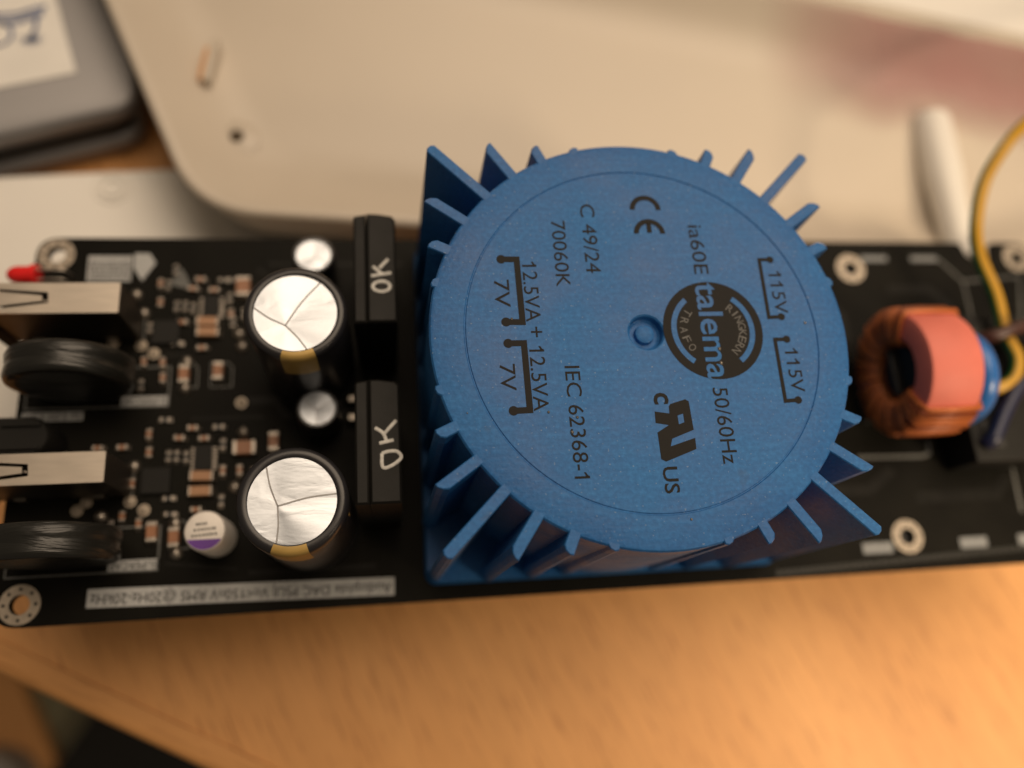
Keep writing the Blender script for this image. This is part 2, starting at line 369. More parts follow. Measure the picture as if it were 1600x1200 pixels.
# white panel lying on the desk under the left end of the board
pa = math.radians(4.5); pu = Vector((math.cos(pa), math.sin(pa))); pv = Vector((-pu.y, pu.x)); p0 = Vector((-125.6, 64.25))
def pp(s, t): q = p0 + pu*s + pv*t; return (q.x, q.y)
root = empty('white_panel', (0, 0, DZ)); tag(root, 'flat off-white plastic panel on the desk under the board and tray', 'panel')
mb = MB(); cs = [pp(-60, -58.5), pp(78, -58.5), pp(78, 0), pp(-60, 0)]
ol = rpoly(cs, 2.5, 5); il = rpoly([pp(-59.4, -57.9), pp(77.4, -57.9), pp(77.4, -0.6), pp(-59.4, -0.6)], 2.2, 5)
n = len(ol)
mb.add([(x,y,0.02) for x,y in ol] + [(x,y,6.4) for x,y in ol] + [(x,y,7.0) for x,y in il],
       [(i,(i+1)%n,n+(i+1)%n,n+i) for i in range(n)] + [(n+i,n+(i+1)%n,2*n+(i+1)%n,2*n+i) for i in range(n)] + [list(range(2*n,3*n)), list(range(n))[::-1]])
mb.build('sheet', M['panel'], root, sm=40)
mb = MB(); mb.lathe([(0, 7.15), (2.0, 7.15), (2.1, 7.6), (2.6, 7.6), (2.8, 7.05), (3.6, 7.02), (3.7, 7.35), (4.1, 7.35), (4.3, 7.0)], 32)
mb.build('moulded_ring', M['panel'], root, (-101.2, 61.6, 0), sm=40)

# milky white tray behind the board
root = empty('plastic_tray', (10, 80, DZ+7)); tag(root, 'shallow milky white plastic tray behind the circuit board', 'tray')
T0 = Vector((10, 80)); rimz, flz = 20.0, 10.6
base = [(-78.0, 44.6), (60, 36.0), (150, 25.0), (172, 92.0), (85.7, 108.6), (-60, 138), (-116.0, 137.5)]
rads = [13, 40, 14, 14, 12, 12, 12]
def off(pts, d):
    """inset a polygon by d"""
    o = []; k = len(pts)
    for i in range(k):
        a, b, c = Vector(pts[i-1]), Vector(pts[i]), Vector(pts[(i+1)%k])
        n1 = Vector((-(b-a).y, (b-a).x)).normalized(); n2 = Vector((-(c-b).y, (c-b).x)).normalized(); nn = (n1+n2)
        nn = nn / max(0.3, nn.length_squared/2) if nn.length > 1e-6 else n1
        o.append(tuple(b + nn*d))
    return o
loops = [(7, 0.05), (5.5, 0.4), (0.6, rimz-3), (0.0, rimz-0.8), (0.5, rimz-0.1), (1.2, rimz), (2.0, rimz-0.15), (3.0, rimz-0.8), (6.0, rimz-3.0), (9, rimz-5.2), (12, rimz-7.0), (15, rimz-8.3), (18, rimz-9.1), (22, rimz-9.4)]
mb = MB(); vs = []; fs = []; L0 = None
for d, z in loops:
    lp = rpoly(off(base, d), [max(3, r-d*0.3) for r in rads], 10); L0 = len(lp)
    vs += [(x-T0.x, y-T0.y, z) for x, y in lp]
for j in range(len(loops)-1):
    for i in range(L0): fs.append((j*L0+i, j*L0+(i+1)%L0, (j+1)*L0+(i+1)%L0, (j+1)*L0+i))
fs.append([(len(loops)-1)*L0+i for i in range(L0)]); fs.append(list(range(L0))[::-1])
mb.add(vs, fs); mb.build('shell', M['tray'], root, sm=50)
# screw boss with a gusset, slot and hole in the left part of the tray
mb = MB(); mb.lathe([(1.5, 0.3), (1.7, 0.75), (2.2, 0.8), (3.6, 0.3), (5.0, -0.4)], 28); mb.build('screw_boss', M['tray'], root, (-71.7-T0.x, 67.6-T0.y, 11.95), sm=60)
mb = MB(); mb.disc((0, 0), 1.5, 0.55); mb.build('drain_hole', plain('brown_hole', (0.06, 0.04, 0.02), 0.8), root, (-71.7-T0.x, 67.6-T0.y, 11.95))
mb = MB(); mb.box(-0.9, 0.9, -6.0, 6.0, 10.0, 15.2, c=0.6); mb.build('slot_rim', M['tray'], root, (-77.6-T0.x, 86.4-T0.y, 0), -0.14, sm=40)
mb = MB(); mb.box(-0.7, 0.7, -4.4, 4.4, 10.0, 14.8, c=0.4); mb.build('slot_opening', M['beech'], root, (-78.9-T0.x, 85.4-T0.y, 0), -0.14)
# broad flat flange on the far side of the tray
mb = MB(); f0 = Vector((85.7, 108.8)); f1 = Vector((172, 92.2)); fd = (f1-f0).normalized(); fn = Vector((-fd.y, fd.x))
q0 = f0 - fd*40; q1 = f1
mb.prism([tuple(p - T0) for p in (q0, q1, q1+fn*30, q0+fn*30)], rimz-1.6, rimz-0.4)
mb.build('flange', M['panel'], root)

# thin pink film that paints a pink reflection on the tray's far wall
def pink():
    mt, nt, b = new_mat('pink_reflection_tint'); b.inputs['Base Color'].default_value = (0.42, 0.20, 0.20, 1); b.inputs['Roughness'].default_value = 0.45
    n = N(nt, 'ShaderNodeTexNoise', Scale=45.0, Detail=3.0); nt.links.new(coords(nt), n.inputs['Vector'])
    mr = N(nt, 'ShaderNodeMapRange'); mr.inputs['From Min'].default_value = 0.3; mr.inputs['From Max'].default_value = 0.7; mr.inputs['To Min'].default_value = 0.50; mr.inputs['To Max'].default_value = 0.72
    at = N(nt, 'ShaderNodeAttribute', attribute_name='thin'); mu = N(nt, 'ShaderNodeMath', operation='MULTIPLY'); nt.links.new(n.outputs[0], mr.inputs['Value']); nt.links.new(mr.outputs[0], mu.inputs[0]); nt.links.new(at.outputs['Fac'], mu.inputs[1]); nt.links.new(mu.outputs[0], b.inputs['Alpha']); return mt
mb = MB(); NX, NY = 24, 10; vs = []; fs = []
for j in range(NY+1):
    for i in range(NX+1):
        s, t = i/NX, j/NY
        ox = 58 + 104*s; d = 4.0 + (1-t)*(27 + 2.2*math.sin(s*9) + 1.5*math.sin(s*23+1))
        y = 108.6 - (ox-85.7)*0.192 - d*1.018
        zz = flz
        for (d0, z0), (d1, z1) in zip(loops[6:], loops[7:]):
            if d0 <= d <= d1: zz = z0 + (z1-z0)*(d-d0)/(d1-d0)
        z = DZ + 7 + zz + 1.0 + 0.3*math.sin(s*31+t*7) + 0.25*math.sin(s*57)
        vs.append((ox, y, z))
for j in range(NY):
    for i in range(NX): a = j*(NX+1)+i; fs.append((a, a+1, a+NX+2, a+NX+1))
mb.add(vs, fs); reflection_sheet = mb.build('pink_reflection', pink(), sm=180); at = reflection_sheet.data.attributes.new('thin', 'FLOAT', 'POINT')
for q in range(len(vs)): i, j = q % (NX+1), q//(NX+1); at.data[q].value = min(1, i/8)*min(1, j/5)  # alpha fades so the painted reflection has soft edges
tag(reflection_sheet, 'added translucent pink film in the far right of the tray', 'reflection_sheet')
# white plastic tube pointing at the notch of the board
mb = MB(); mb.lathe([(0.001, 0), (4.0, 0), (4.8, 0.6), (5.0, 1.6), (4.8, 20), (4.4, 24), (4.0, 30), (4.0, 43), (3.6, 45.5), (3.0, 46), (0.001, 46)], 28)
o = mb.build('plastic_tube', M['panel'], sm=40)
o.location = Vector((103.8, 79, -14.5))*S; o.rotation_euler = (Vector((97.2, 35.4, -8.0)) - Vector((103.8, 79, -14.5))).to_track_quat('Z', 'Y').to_euler()
tag(o, 'milky white stepped tube in the tray pointing at the board notch', 'tube')

# laptop behind left
root = empty('laptop', (-160, 120, DZ)); tag(root, 'closed grey aluminium laptop behind the white panel', 'laptop'); R0 = (-160, 120)
lu = Vector((26.4, 8.4)).normalized()
def slab(corner, ang_front, ang_side, r, z0, z1, mat, name, c=0.8):
    fdv = Vector((math.cos(ang_front), math.sin(ang_front))); sdv = Vector((math.cos(ang_side), math.sin(ang_side))); c0 = Vector(corner)
    pts = [c0 - fdv*240, c0, c0 + sdv*180, c0 - fdv*240 + sdv*180]; mb = MB()
    lv = [(c, z0), (0, z0+c), (0, z1-c), (c*0.3, z1-c*0.3), (c, z1)]; k = None; vs = []; fs = []
    for d, z in lv:
        lp = rpoly(off([tuple(p) for p in pts], d), [3, r, 3, 3], 8); k = len(lp); vs += [(x-R0[0], y-R0[1], z) for x, y in lp]
    for j in range(len(lv)-1):
        for i in range(k): fs.append((j*k+i, j*k+(i+1)%k, (j+1)*k+(i+1)%k, (j+1)*k+i))
    fs.append([(len(lv)-1)*k+i for i in range(k)]); fs.append(list(range(k))[::-1]); mb.add(vs, fs)
    return mb.build(name, mat, root, sm=50)
af, asd = math.radians(18.2), math.radians(98.5)
slab((-95.6, 76.8), af, asd, 6, 0.3, 6.0, M['lidmetal'], 'base', 1.6)
slab((-97.5, 77.6), af, asd, 6, 6.1, 9.4, M['darkgap'], 'lid_gap_shade', 0.3)  # dark slab paints the shade in the gap under the lid
lid = slab((-94.6, 78.6), af, asd, 6, 9.5, 15.0, M['lidmetal'], 'lid', 1.3)
sk0 = Vector((-108.48, 86.56)); su = Vector((math.cos(math.radians(17)), math.sin(math.radians(17)))); sv = Vector((-su.y, su.x))
mb = MB(); c4 = [sk0 - su*60, sk0, sk0 + sv*70, sk0 - su*60 + sv*70]
mb.prism(rpoly([(p.x-R0[0], p.y-R0[1]) for p in c4], 0.6, 3), 15.02, 15.25)
stk = mb.build('sticker', M['paper'], lid)
zs = 15.30
def sp(L): return [(x-R0[0], y-R0[1]) for x, y in L]
mb = MB()
for dy, wd in ((0, 1.0), (-1.5, 0.55), (-2.6, 0.8)):
    mb.strip(sp([(-116.6+0.2*dy, 104.6+dy*0.9), (-119.5, 103.6+dy), (-122.5, 102.1+dy), (-126, 101.6+dy), (-131, 102.6+dy)]), wd, zs)
mb.build('wave_print', M['blueprint'], stk)
mb = MB(); mb.strip(sp([(-118.4, 101.2), (-118.2, 98.6), (-118.9, 96.2), (-119.2, 95.0)]), 0.9, zs)
for a in (-175, -150, -120, -90, -55, -25, 5, 35, 150):
    q = math.radians(a + 17); ln = 3.3 if abs(a) < 178 else 2
    mb.add([(x, y, zs) for x, y in sp([(-118.9 - 0.35*math.sin(q), 95.2 + 0.35*math.cos(q)), (-118.9 + 0.35*math.sin(q), 95.2 - 0.35*math.cos(q)), (-118.9 + ln*math.cos(q), 95.2 + ln*math.sin(q)*0.75)])], [(0, 1, 2)])
mb.build('palm_print', M['blueprint'], stk)
mb = MB(); mb.ring((-126.2-R0[0], 96.2-R0[1]), 2.7, 3.5, zs, -1.7, 1.6); mb.build('round_print', M['blueprint'], stk)

# ================================================================== the circuit board
board = empty('circuit_board', (0, 0, -1.6)); tag(board, 'long black circuit board with blue transformer, capacitors and copper choke', 'circuit board')
ZB = 1.6                                              # children: board surface lies this far above the root
XL, XR, YF, YB = -104.7, 108.0, -36.2, 35.5
out = rpoly([(XL, YF), (XR, YF), (XR, YB), (98.6, YB), (98.0, 31.2), (92.0, 31.6), (90.6, YB), (XL, YB)], [4.2, 4, 4, 0.4, 0.8, 0.8, 0.4, 4.2], 8)
holes = [(-101.0, 31.9), (-100.6, -32.5), (62.3, 29.0), (62.3, -29.6), (104.2, 31.6)]
me = plate('substrate', [out] + [circ(x, y, 1.62) for x, y in holes], ZB-1.6, ZB, M['pcb'])
link('substrate', me, board)
# plated mounting rings with their small via holes
mb = MB(); mb.ring((0, 0), 1.64, 3.28, 0.03, n=40); mb.lathe([(1.63, -1.58), (1.63, 0.03)], 32)
padm = mb.mesh('mounting_ring', M['brass'], 40)
mb = MB(); mb.disc((0, 0), 0.3, 0.05, 12); viam = mb.mesh('via', M['hole'])
for x, y in holes:
    pd = link('mounting_ring', padm, board, (x, y, ZB))
    for i in range(8):
        a = PI/8 + i*PI/4 + 0.4; link('via', viam, pd, (2.52*math.cos(a), 2.52*math.sin(a), 0))
mb = MB(); mb.lathe([(0, -30.3), (2.6, -30.3), (2.9, -30), (2.9, -1.8), (2.6, -1.62), (0, -1.62)], 6)
stm = mb.mesh('standoff', M['standoff'])
for x, y in ((62.3, 29.0), (62.3, -29.6), (-62, -24), (104.2, 31.6)): link('standoff', stm, board, (x, y, ZB))

# ------------------------------------------------------------------ silkscreen
def silk(name, fn, mat='silkfaint'): mb = MB(); fn(mb); return mb.build(name, M[mat], board, (0, 0, ZB))
M['silkgrey'] = plain('greyish_silkscreen', (0.20, 0.21, 0.22), 0.6, var=0.2, nscale=1500)
def bar(name, cx, cy, L, H, s, textlen, texth, rz=180, tilt=0.0):
    mb = MB(); mb.add([(-L/2, -H/2, 0.03), (L/2, -H/2, 0.03), (L/2, H/2, 0.03), (-L/2, H/2, 0.03)], [(0, 1, 2, 3)])
    o = mb.build(name, M['silkgrey' if name == 'edge_mark' else 'silk'], board, (cx, cy, ZB), math.radians(rz+tilt))
    if s: text('lettering', s, (0, 0), textlen, texth, 0, 0.06, M['ink'], o, 0.0)
    return o
bar('title_bar', -64.5, -32.65, 51.3, 3.1, 'Audiophile DAC PSU| Vn<150nV RMS @20Hz-20kHz', 50.2, 2.35, tilt=-1.1)
bar('part_bar', -83.1, -27.05, 8.3, 1.9, 'SUPERCAP', 7.7, 1.25)
bar('part_bar', -83.2, 2.35, 8.1, 1.9, 'SUPERCAP', 7.6, 1.25)
bar('output_bar', -98.6, -0.15, 10.2, 1.65, '2x 5.0V 1.0A', 9.5, 1.1)
ib = bar('info_bar', -91.3, 29.0, 7.9, 5.3, None, 0, 0)
def rows(mb, x0, x1, y0, y1, n):
    for j in range(n):
        y = y0 + (y1-y0)*(j+0.5)/n; x = x0
        while x < x1:
            d = random.uniform(0.25, 0.7); mb.add([(x, y-0.2, 0.06), (min(x+d, x1), y-0.2, 0.06), (min(x+d, x1), y+0.2, 0.06), (x, y+0.2, 0.06)], [(0, 1, 2, 3)]); x += d + random.uniform(0.15, 0.4)
mb = MB(); rows(mb, -3.6, 3.6, -1.6, 2.4, 5); mb.build('small_print', M['ink'], ib)
silk('arrow_mark', lambda m: (m.add([(-87.0, 32.2, 0.03), (-84.2, 32.2, 0.03), (-83.0, 30.2, 0.03), (-85.3, 26.4, 0.03), (-87.0, 29.2, 0.03)], [(4, 3, 2, 1, 0)])), 'silk')
silk('logo_mark', lambda m: (m.add([(-80.6, 25.8, 0.03), (-76.6, 24.6, 0.03), (-76.4, 25.6, 0.03), (-77.6, 28.2, 0.03), (-78.6, 29.4, 0.03), (-79.2, 27.2, 0.03)], [(0, 1, 2, 3, 4, 5)])), 'silkfaint')
for dy in (0, -29.4):
    silk('part_outline', lambda m: m.strip([(-103.4, 8.9+dy), (-103.4, 1.35+dy), (-79.1, 1.35+dy), (-79.1, 8.9+dy), (-87, 8.9+dy)], 0.28, 0.03))
    silk('part_outline', lambda m: m.strip([(-77.6, 9.6+dy), (-75.2, 9.6+dy), (-74.2, 8.6+dy), (-74.2, 4.8+dy), (-77.6, 4.8+dy)], 0.22, 0.03))
    silk('part_outline', lambda m: m.strip([(-71.9, 9.6+dy), (-69.0, 9.6+dy), (-68.0, 8.6+dy), (-68.0, 4.8+dy), (-71.9, 4.8+dy), (-71.9, 9.6+dy)], 0.22, 0.03))
    silk('part_outline', lambda m: m.strip([(-84.2, 18.4+dy), (-84.2, 14.2+dy)], 0.25, 0.03))
silk('part_outline', lambda m: m.strip([(55.0, -13.3), (69.4, -13.6), (71.2, -13.0), (71.4, -10.4)], 0.7, 0.03))
silk('part_outline', lambda m: m.strip([(89.4, -15.6), (88.9, -26.0)], 0.6, 0.03))
silk('part_outline', lambda m: m.strip([(83.6, 32.0), (89.0, 25.8), (103.5, 27.0), (101.0, 16.3), (88.9, 16.2), (89.0, 25.8)], 0.45, 0.03))
for x, L in ((55.4, 6.4), (76.4, 6.0), (90.0, 7.0)): bar('edge_mark', x, -31.5, L, 2.1, None, 0, 0)
for x, L in ((68.4, 6.3), (80.7, 6.8)): o = bar('edge_mark', x, 31.4, L, 1.2, None, 0, 0)
# copper tracks that show faintly through the solder mask
M['trace'] = plain('track_under_mask', (0.0105, 0.010, 0.0085), 0.45, var=0.3, spec=0.10)
for pts, wd in (([(40, 24), (52, 24), (58, 18), (58, 12)], 1.6), ([(40, 20), (50, 20), (54, 16)], 1.0), ([(40, -20), (56, -20), (62, -16)], 2.2), ([(66, -22), (84, -22), (88, -18)], 2.4), ([(70, 24), (80, 24), (84, 20), (84, 15)], 2.0),
        ([(-36, 30), (-62, 30), (-64, 28)], 0.8), ([(-66, 2), (-60, 2), (-58, -1), (-47, -1)], 1.6), ([(-64, 18.8), (-62.5, 20.5), (-62.5, 30)], 0.5), ([(-88, 11.2), (-76, 11.2)], 0.6), ([(-75, -1.2), (-62, -1.2)], 0.5), ([(-64, -29.4), (-42, -29.4)], 0.9), ([(-78, -27), (-66, -28.6)], 0.6)):
    silk('track', lambda m: m.strip(pts, wd, 0.012), 'trace')
# row of plated stitching holes along the front edge
mb = MB(); mb.lathe([(0.26, -0.3), (0.30, 0.06), (0.52, 0.05), (0.55, 0.01)], 10); stv = mb.mesh('stitch_via', plain('masked_via', (0.045, 0.046, 0.044), 0.5))
for i in range(46):
    x = 34.0 + i*1.35
    link('stitch_via', stv, board, (x, -35.0 + (x-35)*0.035, ZB))

# ------------------------------------------------------------------ toroidal transformer
H = 38.0
mb = MB()
prof = [(0.001, H-0.55), (1.1, H-0.6), (1.45, H-0.8), (1.6, H-1.5), (2.2, H-1.55), (2.55, H-1.3), (2.72, H-0.25), (2.95, H-0.02), (3.1, H), (27.55, H), (27.66, H-0.16), (27.8, H-0.16), (27.92, H), (32.3, H), (32.75, H-0.12), (33.0, H-0.45), (33.3, 2)]
mb.lathe(prof[::-1], 128)
trafo = mb.build('transformer', M['blue'], board, (0, 0, ZB), sm=35)
tag(trafo, 'blue round toroidal transformer with radial fins')
mb = MB(); mb.prism(rrect(-33.4, 33.4, -33.4, 33.4, 2, 4), 0.05, 2.6, top=rrect(-33.0, 33.0, -33.0, 33.0, 2, 4)); mb.build('base_plate', M['blue'], trafo)
SQ = 32.35
for quad in range(4):
    for kx in range(7):
        a = 15 + 10*kx; ar = math.radians(a); wf = 0.88
        rt = SQ/max(math.cos(ar), math.sin(ar))
        if kx == 3: rt -= 0.55
        # plan of the fin in its own radial frame: root, then a tip trimmed to the square outline with soft corners
        sl = 0.0 if kx == 3 else (math.tan(ar) if a < 45 else -math.tan(PI/2-ar))
        def tip(t): return rt - sl*t*(1 if a != 45 else 0)
        pts = [(31.5, -wf), (tip(-wf)-0.45, -wf), (tip(-wf*0.35)-0.06, -wf*0.40), (tip(wf*0.35)-0.06, wf*0.40), (tip(wf)-0.45, wf), (31.5, wf)]
        b0 = [(x+0.75 if x > 31.6 else x, y*1.25) for x, y in pts]
        c0 = [(x-0.14 if x > 31.6 else x, y*0.84) for x, y in pts]
        q = ar + quad*PI/2; mb = MB(); vs = []
        for pl, z in ((b0, 2.0), (pts, H-0.22), (c0, H-0.03)): vs += [(x*math.cos(q)-y*math.sin(q), x*math.sin(q)+y*math.cos(q), z) for x, y in pl]
        fs = [(j*6+i, j*6+(i+1) % 6, (j+1)*6+(i+1) % 6, (j+1)*6+i) for j in (0, 1) for i in range(6)] + [[12+i for i in range(6)]]
        mb.add(vs, fs); mb.build('fin', M['blue'], trafo)
# printing on the top
ZP = H + 0.03
def ptext(s, x, y0, y1, h, b=0.0): return text('lettering', s, (x, (y0+y1)/2), abs(y0-y1), h, -90, ZP, M['ink'], trafo, b)
ptext('C 49/24', -7.25, 21.9, 9.9, 2.35); ptext('70060K', -12.2, 18.9, 7.6, 2.25)
ptext('12.5VA', -17.3, 11.8, 1.9, 2.3); ptext('+', -17.0, 1.1, -0.6, 1.7); ptext('12.5VA', -17.2, -2.0, -12.0, 2.3)
ptext('7V', -21.8, 8.8, 4.3, 2.3); ptext('7V', -21.8, -4.7, -8.8, 2.3)
ptext('IEC 62368-1', -12.1, -5.2, -22.1, 2.3)
ptext('ia60E', 10.3, 18.3, 9.7, 2.4); ptext('50/60Hz', 10.4, -9.1, -20.8, 2.4)
ptext('115V', 22.6, 10.2, 2.9, 2.2); ptext('115V', 23.0, -3.0, -10.1, 2.2)
ptext('c', 0.95, -9.7, -11.5, 2.3, 0.02); ptext('US', 0.95, -20.9, -24.8, 2.3, 0.012)
mb = MB(); mb.ring((2.4, 21.0), 1.75, 2.6, ZP, 0.0, PI, 24); mb.build('ce_mark', M['ink'], trafo)
mb = MB(); mb.ring((2.6, 16.75), 1.75, 2.6, ZP, 0.0, PI, 24); mb.add([(2.2, 16.9, ZP), (3.0, 16.9, ZP), (3.0, 18.55, ZP), (2.2, 18.55, ZP)], [(0, 1, 2, 3)]); mb.build('ce_mark', M['ink'], trafo)
rr = [(2.02,-11.84),(2.29,-11.47),(4.68,-10.82),(5.21,-11.14),(5.38,-15.52),(1.67,-16.84),(-0.22,-15.95),(-0.27,-15.79),(1.65,-14.69),(-0.33,-14.32),(-0.26,-12.56),(1.97,-12.93)]
link('component_mark', plate('component_mark', [rr, [(3.18,-13.28),(4.07,-13.00),(4.10,-14.33),(3.22,-14.62)]], ZP-0.02, ZP, M['ink']), trafo)
link('component_mark', plate('component_mark', [[(-0.21,-15.86),(1.91,-16.72),(1.53,-17.90),(5.43,-16.75),(5.38,-18.43),(0.53,-20.12),(-0.15,-19.73)]], ZP-0.02, ZP+0.012, M['ink']), trafo)
def bracket(a, b, c, d, wd, r):
    mb = MB(); mb.strip([a, b, c, d], wd, ZP); mb.disc(a, r, ZP+0.012); mb.disc(d, r, ZP+0.012); mb.build('winding_mark', M['ink'], trafo)
bracket((-21.6, 12.2), (-19.2, 12.2), (-19.0, 1.85), (-21.5, 1.9), 0.95, 0.72); bracket((-21.4, -1.5), (-19.05, -1.5), (-18.9, -11.8), (-21.3, -11.85), 0.95, 0.72)
bracket((22.2, 12.2), (20.35, 12.2), (20.3, 2.2), (22.4, 2.3), 0.6, 0.6); bracket((22.6, -1.5), (20.65, -1.5), (20.6, -11.5), (22.7, -11.4), 0.6, 0.6)
LC = (10.8, 0.25)
mb = MB(); mb.disc(LC, 8.05, ZP, 64); lg = mb.build('round_logo', M['ink'], trafo)
mb = MB(); mb.ring(LC, 5.9, 6.75, ZP+0.02, math.radians(128), math.radians(234), 30); mb.ring(LC, 5.9, 6.75, ZP+0.02, math.radians(-54), math.radians(54), 30); mb.build('logo_arc', M['blue'], lg)
text('logo_lettering', 'talema', (10.75, 0.2), 15.9, 4.0, -90, ZP+0.02, M['blue'], lg, 0.012)
faint = plain('worn_grey_print', (0.10, 0.10, 0.10), 0.6)
for word, side in (('RINGKERN', 1), ('TRAFO', -1)):
    for i, ch in enumerate(word):
        n = len(word); sp_ = 13.5 if side > 0 else 18.5
        a = math.radians((0 if side > 0 else 180) + side*((n-1)/2 - i)*sp_)
        r = 4.75; c = (LC[0]+r*math.cos(a), LC[1]+r*math.sin(a))
        text('logo_letter', ch, c, 0.25 if ch == 'I' else 1.0, 1.25, math.degrees(a) - 90 if side > 0 else math.degrees(a) + 90, ZP+0.02, faint, lg)
# specks of solder and dust that lie on the lid
mb = MB()
for x, y, r in ((11.3, -2.9, 0.33), (11.2, -5.2, 0.36), (-16.2, -12.2, 0.22), (-12.0, -13.1, 0.24), (-13.0, -15.3, 0.3), (3.2, -28.6, 0.2), (26.2, 1.2, 0.22), (-28, -12, 0.12), (-20.6, 2.4, 0.2)):
    mb.lathe([(r, ZP), (r*0.8, ZP+r*0.5), (0.001, ZP+r*0.8)], 7, c=(x, y, 0.0))
mb.build('solder_speck', M['tin'], trafo, sm=60)

# ------------------------------------------------------------------ electrolytic capacitors
def capacitor(x, y, r, h, foil_r, name, lines, stripe=None, label=None):
    mb = MB(); e = r*0.09
    mb.lathe([(r*0.9, 0), (r, 0.5), (r, 1.6), (r*0.965, 2.0), (r*0.965, 2.6), (r, 3.0), (r, h-1.3), (r-0.1, h-0.6), (r-0.4, h-0.15), (r-0.8, h), (foil_r+0.15, h), (foil_r, h-0.08), (foil_r-0.1, h-0.35)], 56)
    o = mb.build(name, M['sleeve'], board, (x, y, ZB), sm=40)
    if label: o['label'] = label
    # bare can top pressed into petals along its safety vent
    J = Vector(lines[0]); ends = [Vector(p) for p in lines[1:]]
    mb = MB(); n = 72; vs = [(J.x, J.y, h-0.42)]; angs = sorted([math.atan2((p-J).y, (p-J).x) for p in ends]); fs = []
    K = 7; amp = (0.15, 0.62, 0.34)
    for i in range(n):
        a = -PI + 2*PI*i/n; d = Vector((math.cos(a), math.sin(a)))
        bq = J.dot(d); cq = J.dot(J) - foil_r**2; t = -bq + math.sqrt(bq*bq - cq)
        near = min(abs((a - q + PI) % (2*PI) - PI) for q in angs); g = min(1.0, near/0.9)
        for k in range(1, K+1):
            s = k/K; p = J + d*(t*s); vs.append((p.x, p.y, h - 0.42 + 0.42*(0.5-0.5*math.cos(PI*g))*s*amp[sum(1 for q in angs if a > q) % len(angs)]*(foil_r/6.6)))
    for i in range(n):
        i2 = (i+1) % n; fs.append((0, 1+i*K, 1+i2*K))
        for k in range(K-1): fs.append((1+i*K+k, 1+i*K+k+1, 1+i2*K+k+1, 1+i2*K+k))
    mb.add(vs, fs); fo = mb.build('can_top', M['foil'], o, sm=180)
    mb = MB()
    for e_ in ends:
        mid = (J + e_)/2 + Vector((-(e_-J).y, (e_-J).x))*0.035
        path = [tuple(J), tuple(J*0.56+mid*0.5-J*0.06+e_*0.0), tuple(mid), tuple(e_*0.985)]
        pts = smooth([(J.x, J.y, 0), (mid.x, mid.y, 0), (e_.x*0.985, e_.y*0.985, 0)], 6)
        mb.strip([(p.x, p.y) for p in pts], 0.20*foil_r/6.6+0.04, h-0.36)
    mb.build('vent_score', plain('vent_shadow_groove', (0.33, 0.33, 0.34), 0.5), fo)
    if stripe:
        a0, a1 = map(math.radians, stripe); mb = MB()
        mb.lathe([(r+0.03, h-7), (r+0.03, h-1.28), (r-0.08, h-0.57), (r-0.39, h-0.11), (r-0.8, h+0.03), (foil_r+0.15, h+0.03)], 14, a0=a0, a1=a1); mb.build('gold_stripe', M['gold'], o, sm=50)
    return o
c1 = capacitor(-53.3, 8.0, 8.0, 28, 6.5, 'electrolytic_capacitor', [(-1.5, -2.1), (3.9, 5.3), (-6.4, 0.9), (1.9, -6.3)], (-106, -66))
c2 = capacitor(-53.3, -21.7, 8.1, 28, 6.5, 'electrolytic_capacitor', [(-2.1, -0.7), (-3.9, 5.3), (6.6, 0.8), (-2.2, -6.2)], (-112, -72))
mb = MB(); mb.box(-0.9, 0.9, -0.02, 0.02, -1.2, 1.2); 
mk = mb.build('minus_mark', M['ink'], c2, (0.2 - 0.2, -8.06, 25.0))
mb = MB(); mb.strip([(-1.1, -1.2), (-1.1, 1.2), (1.1, 1.2), (1.1, -1.2), (-1.1, -1.2)], 0.16, 0)
for a in (-38, -20):
    me = text_raw('VH'[(-38, -20).index(a)], 0.0); me.materials.clear(); me.materials.append(M['gold'])
    q = math.radians(a); R_ = 8.05
    Mx = Matrix.Translation((R_*math.cos(q)*S, R_*math.sin(q)*S, 22.5*S)) @ Matrix.Rotation(q+PI/2, 4, 'Z') @ Matrix.Rotation(PI/2, 4, 'X') @ Matrix.Diagonal((3.4*S, 3.4*S, 1, 1)) @ Matrix.Translation((-0.3, 0, 0))
    me.transform(Mx); me.name = 'sleeve_print'; link('sleeve_print', me, c2)
capacitor(-52.3, 26.6, 3.95, 11, 3.35, 'small_capacitor', [(0.4, -0.4), (0.7, 3.2), (-3.0, -1.5), (2.6, -2.0)])
capacitor(-51.4, -2.9, 3.8, 11, 3.25, 'small_capacitor', [(-0.3, -0.3), (-2.4, 1.9), (2.9, 1.3), (-0.1, -3.1)])
# polymer capacitor with a lacquered top and a purple segment
mb = MB(); mb.lathe([(3.0, 0), (3.35, 0.4), (3.35, 9.6), (3.1, 10.0), (2.9, 10.05), (0.001, 10.05)], 44)
pc = mb.build('polymer_capacitor', M['creamtop'], board, (-69.4, -23.1, ZB), sm=40); pc['label'] = 'small can with white top and purple segment'
q = math.asin(1.35/3.0); mb = MB(); arc = [(3.02*math.cos(a), 3.02*math.sin(a), 10.08) for a in [PI+q + (PI-2*q)*i/24 for i in range(25)]]
mb.add(arc, [list(range(25))]); mb.build('purple_segment', M['purple'], pc)

for k, (x0, x1) in enumerate(((-1.4, 0.2), (-1.7, 2.0), (-2.0, 1.9))):
    mb = MB(); x = x0
    while x < x1: mb.add([(x, -0.2, 0), (x+0.32, -0.2, 0), (x+0.32, 0.2, 0), (x, 0.2, 0)], [(0, 1, 2, 3)]); x += random.uniform(0.42, 0.6)
    mb.build('print_line', M['resistor'], pc, (0, 1.2 - 0.92*k, 10.09), 0.07)

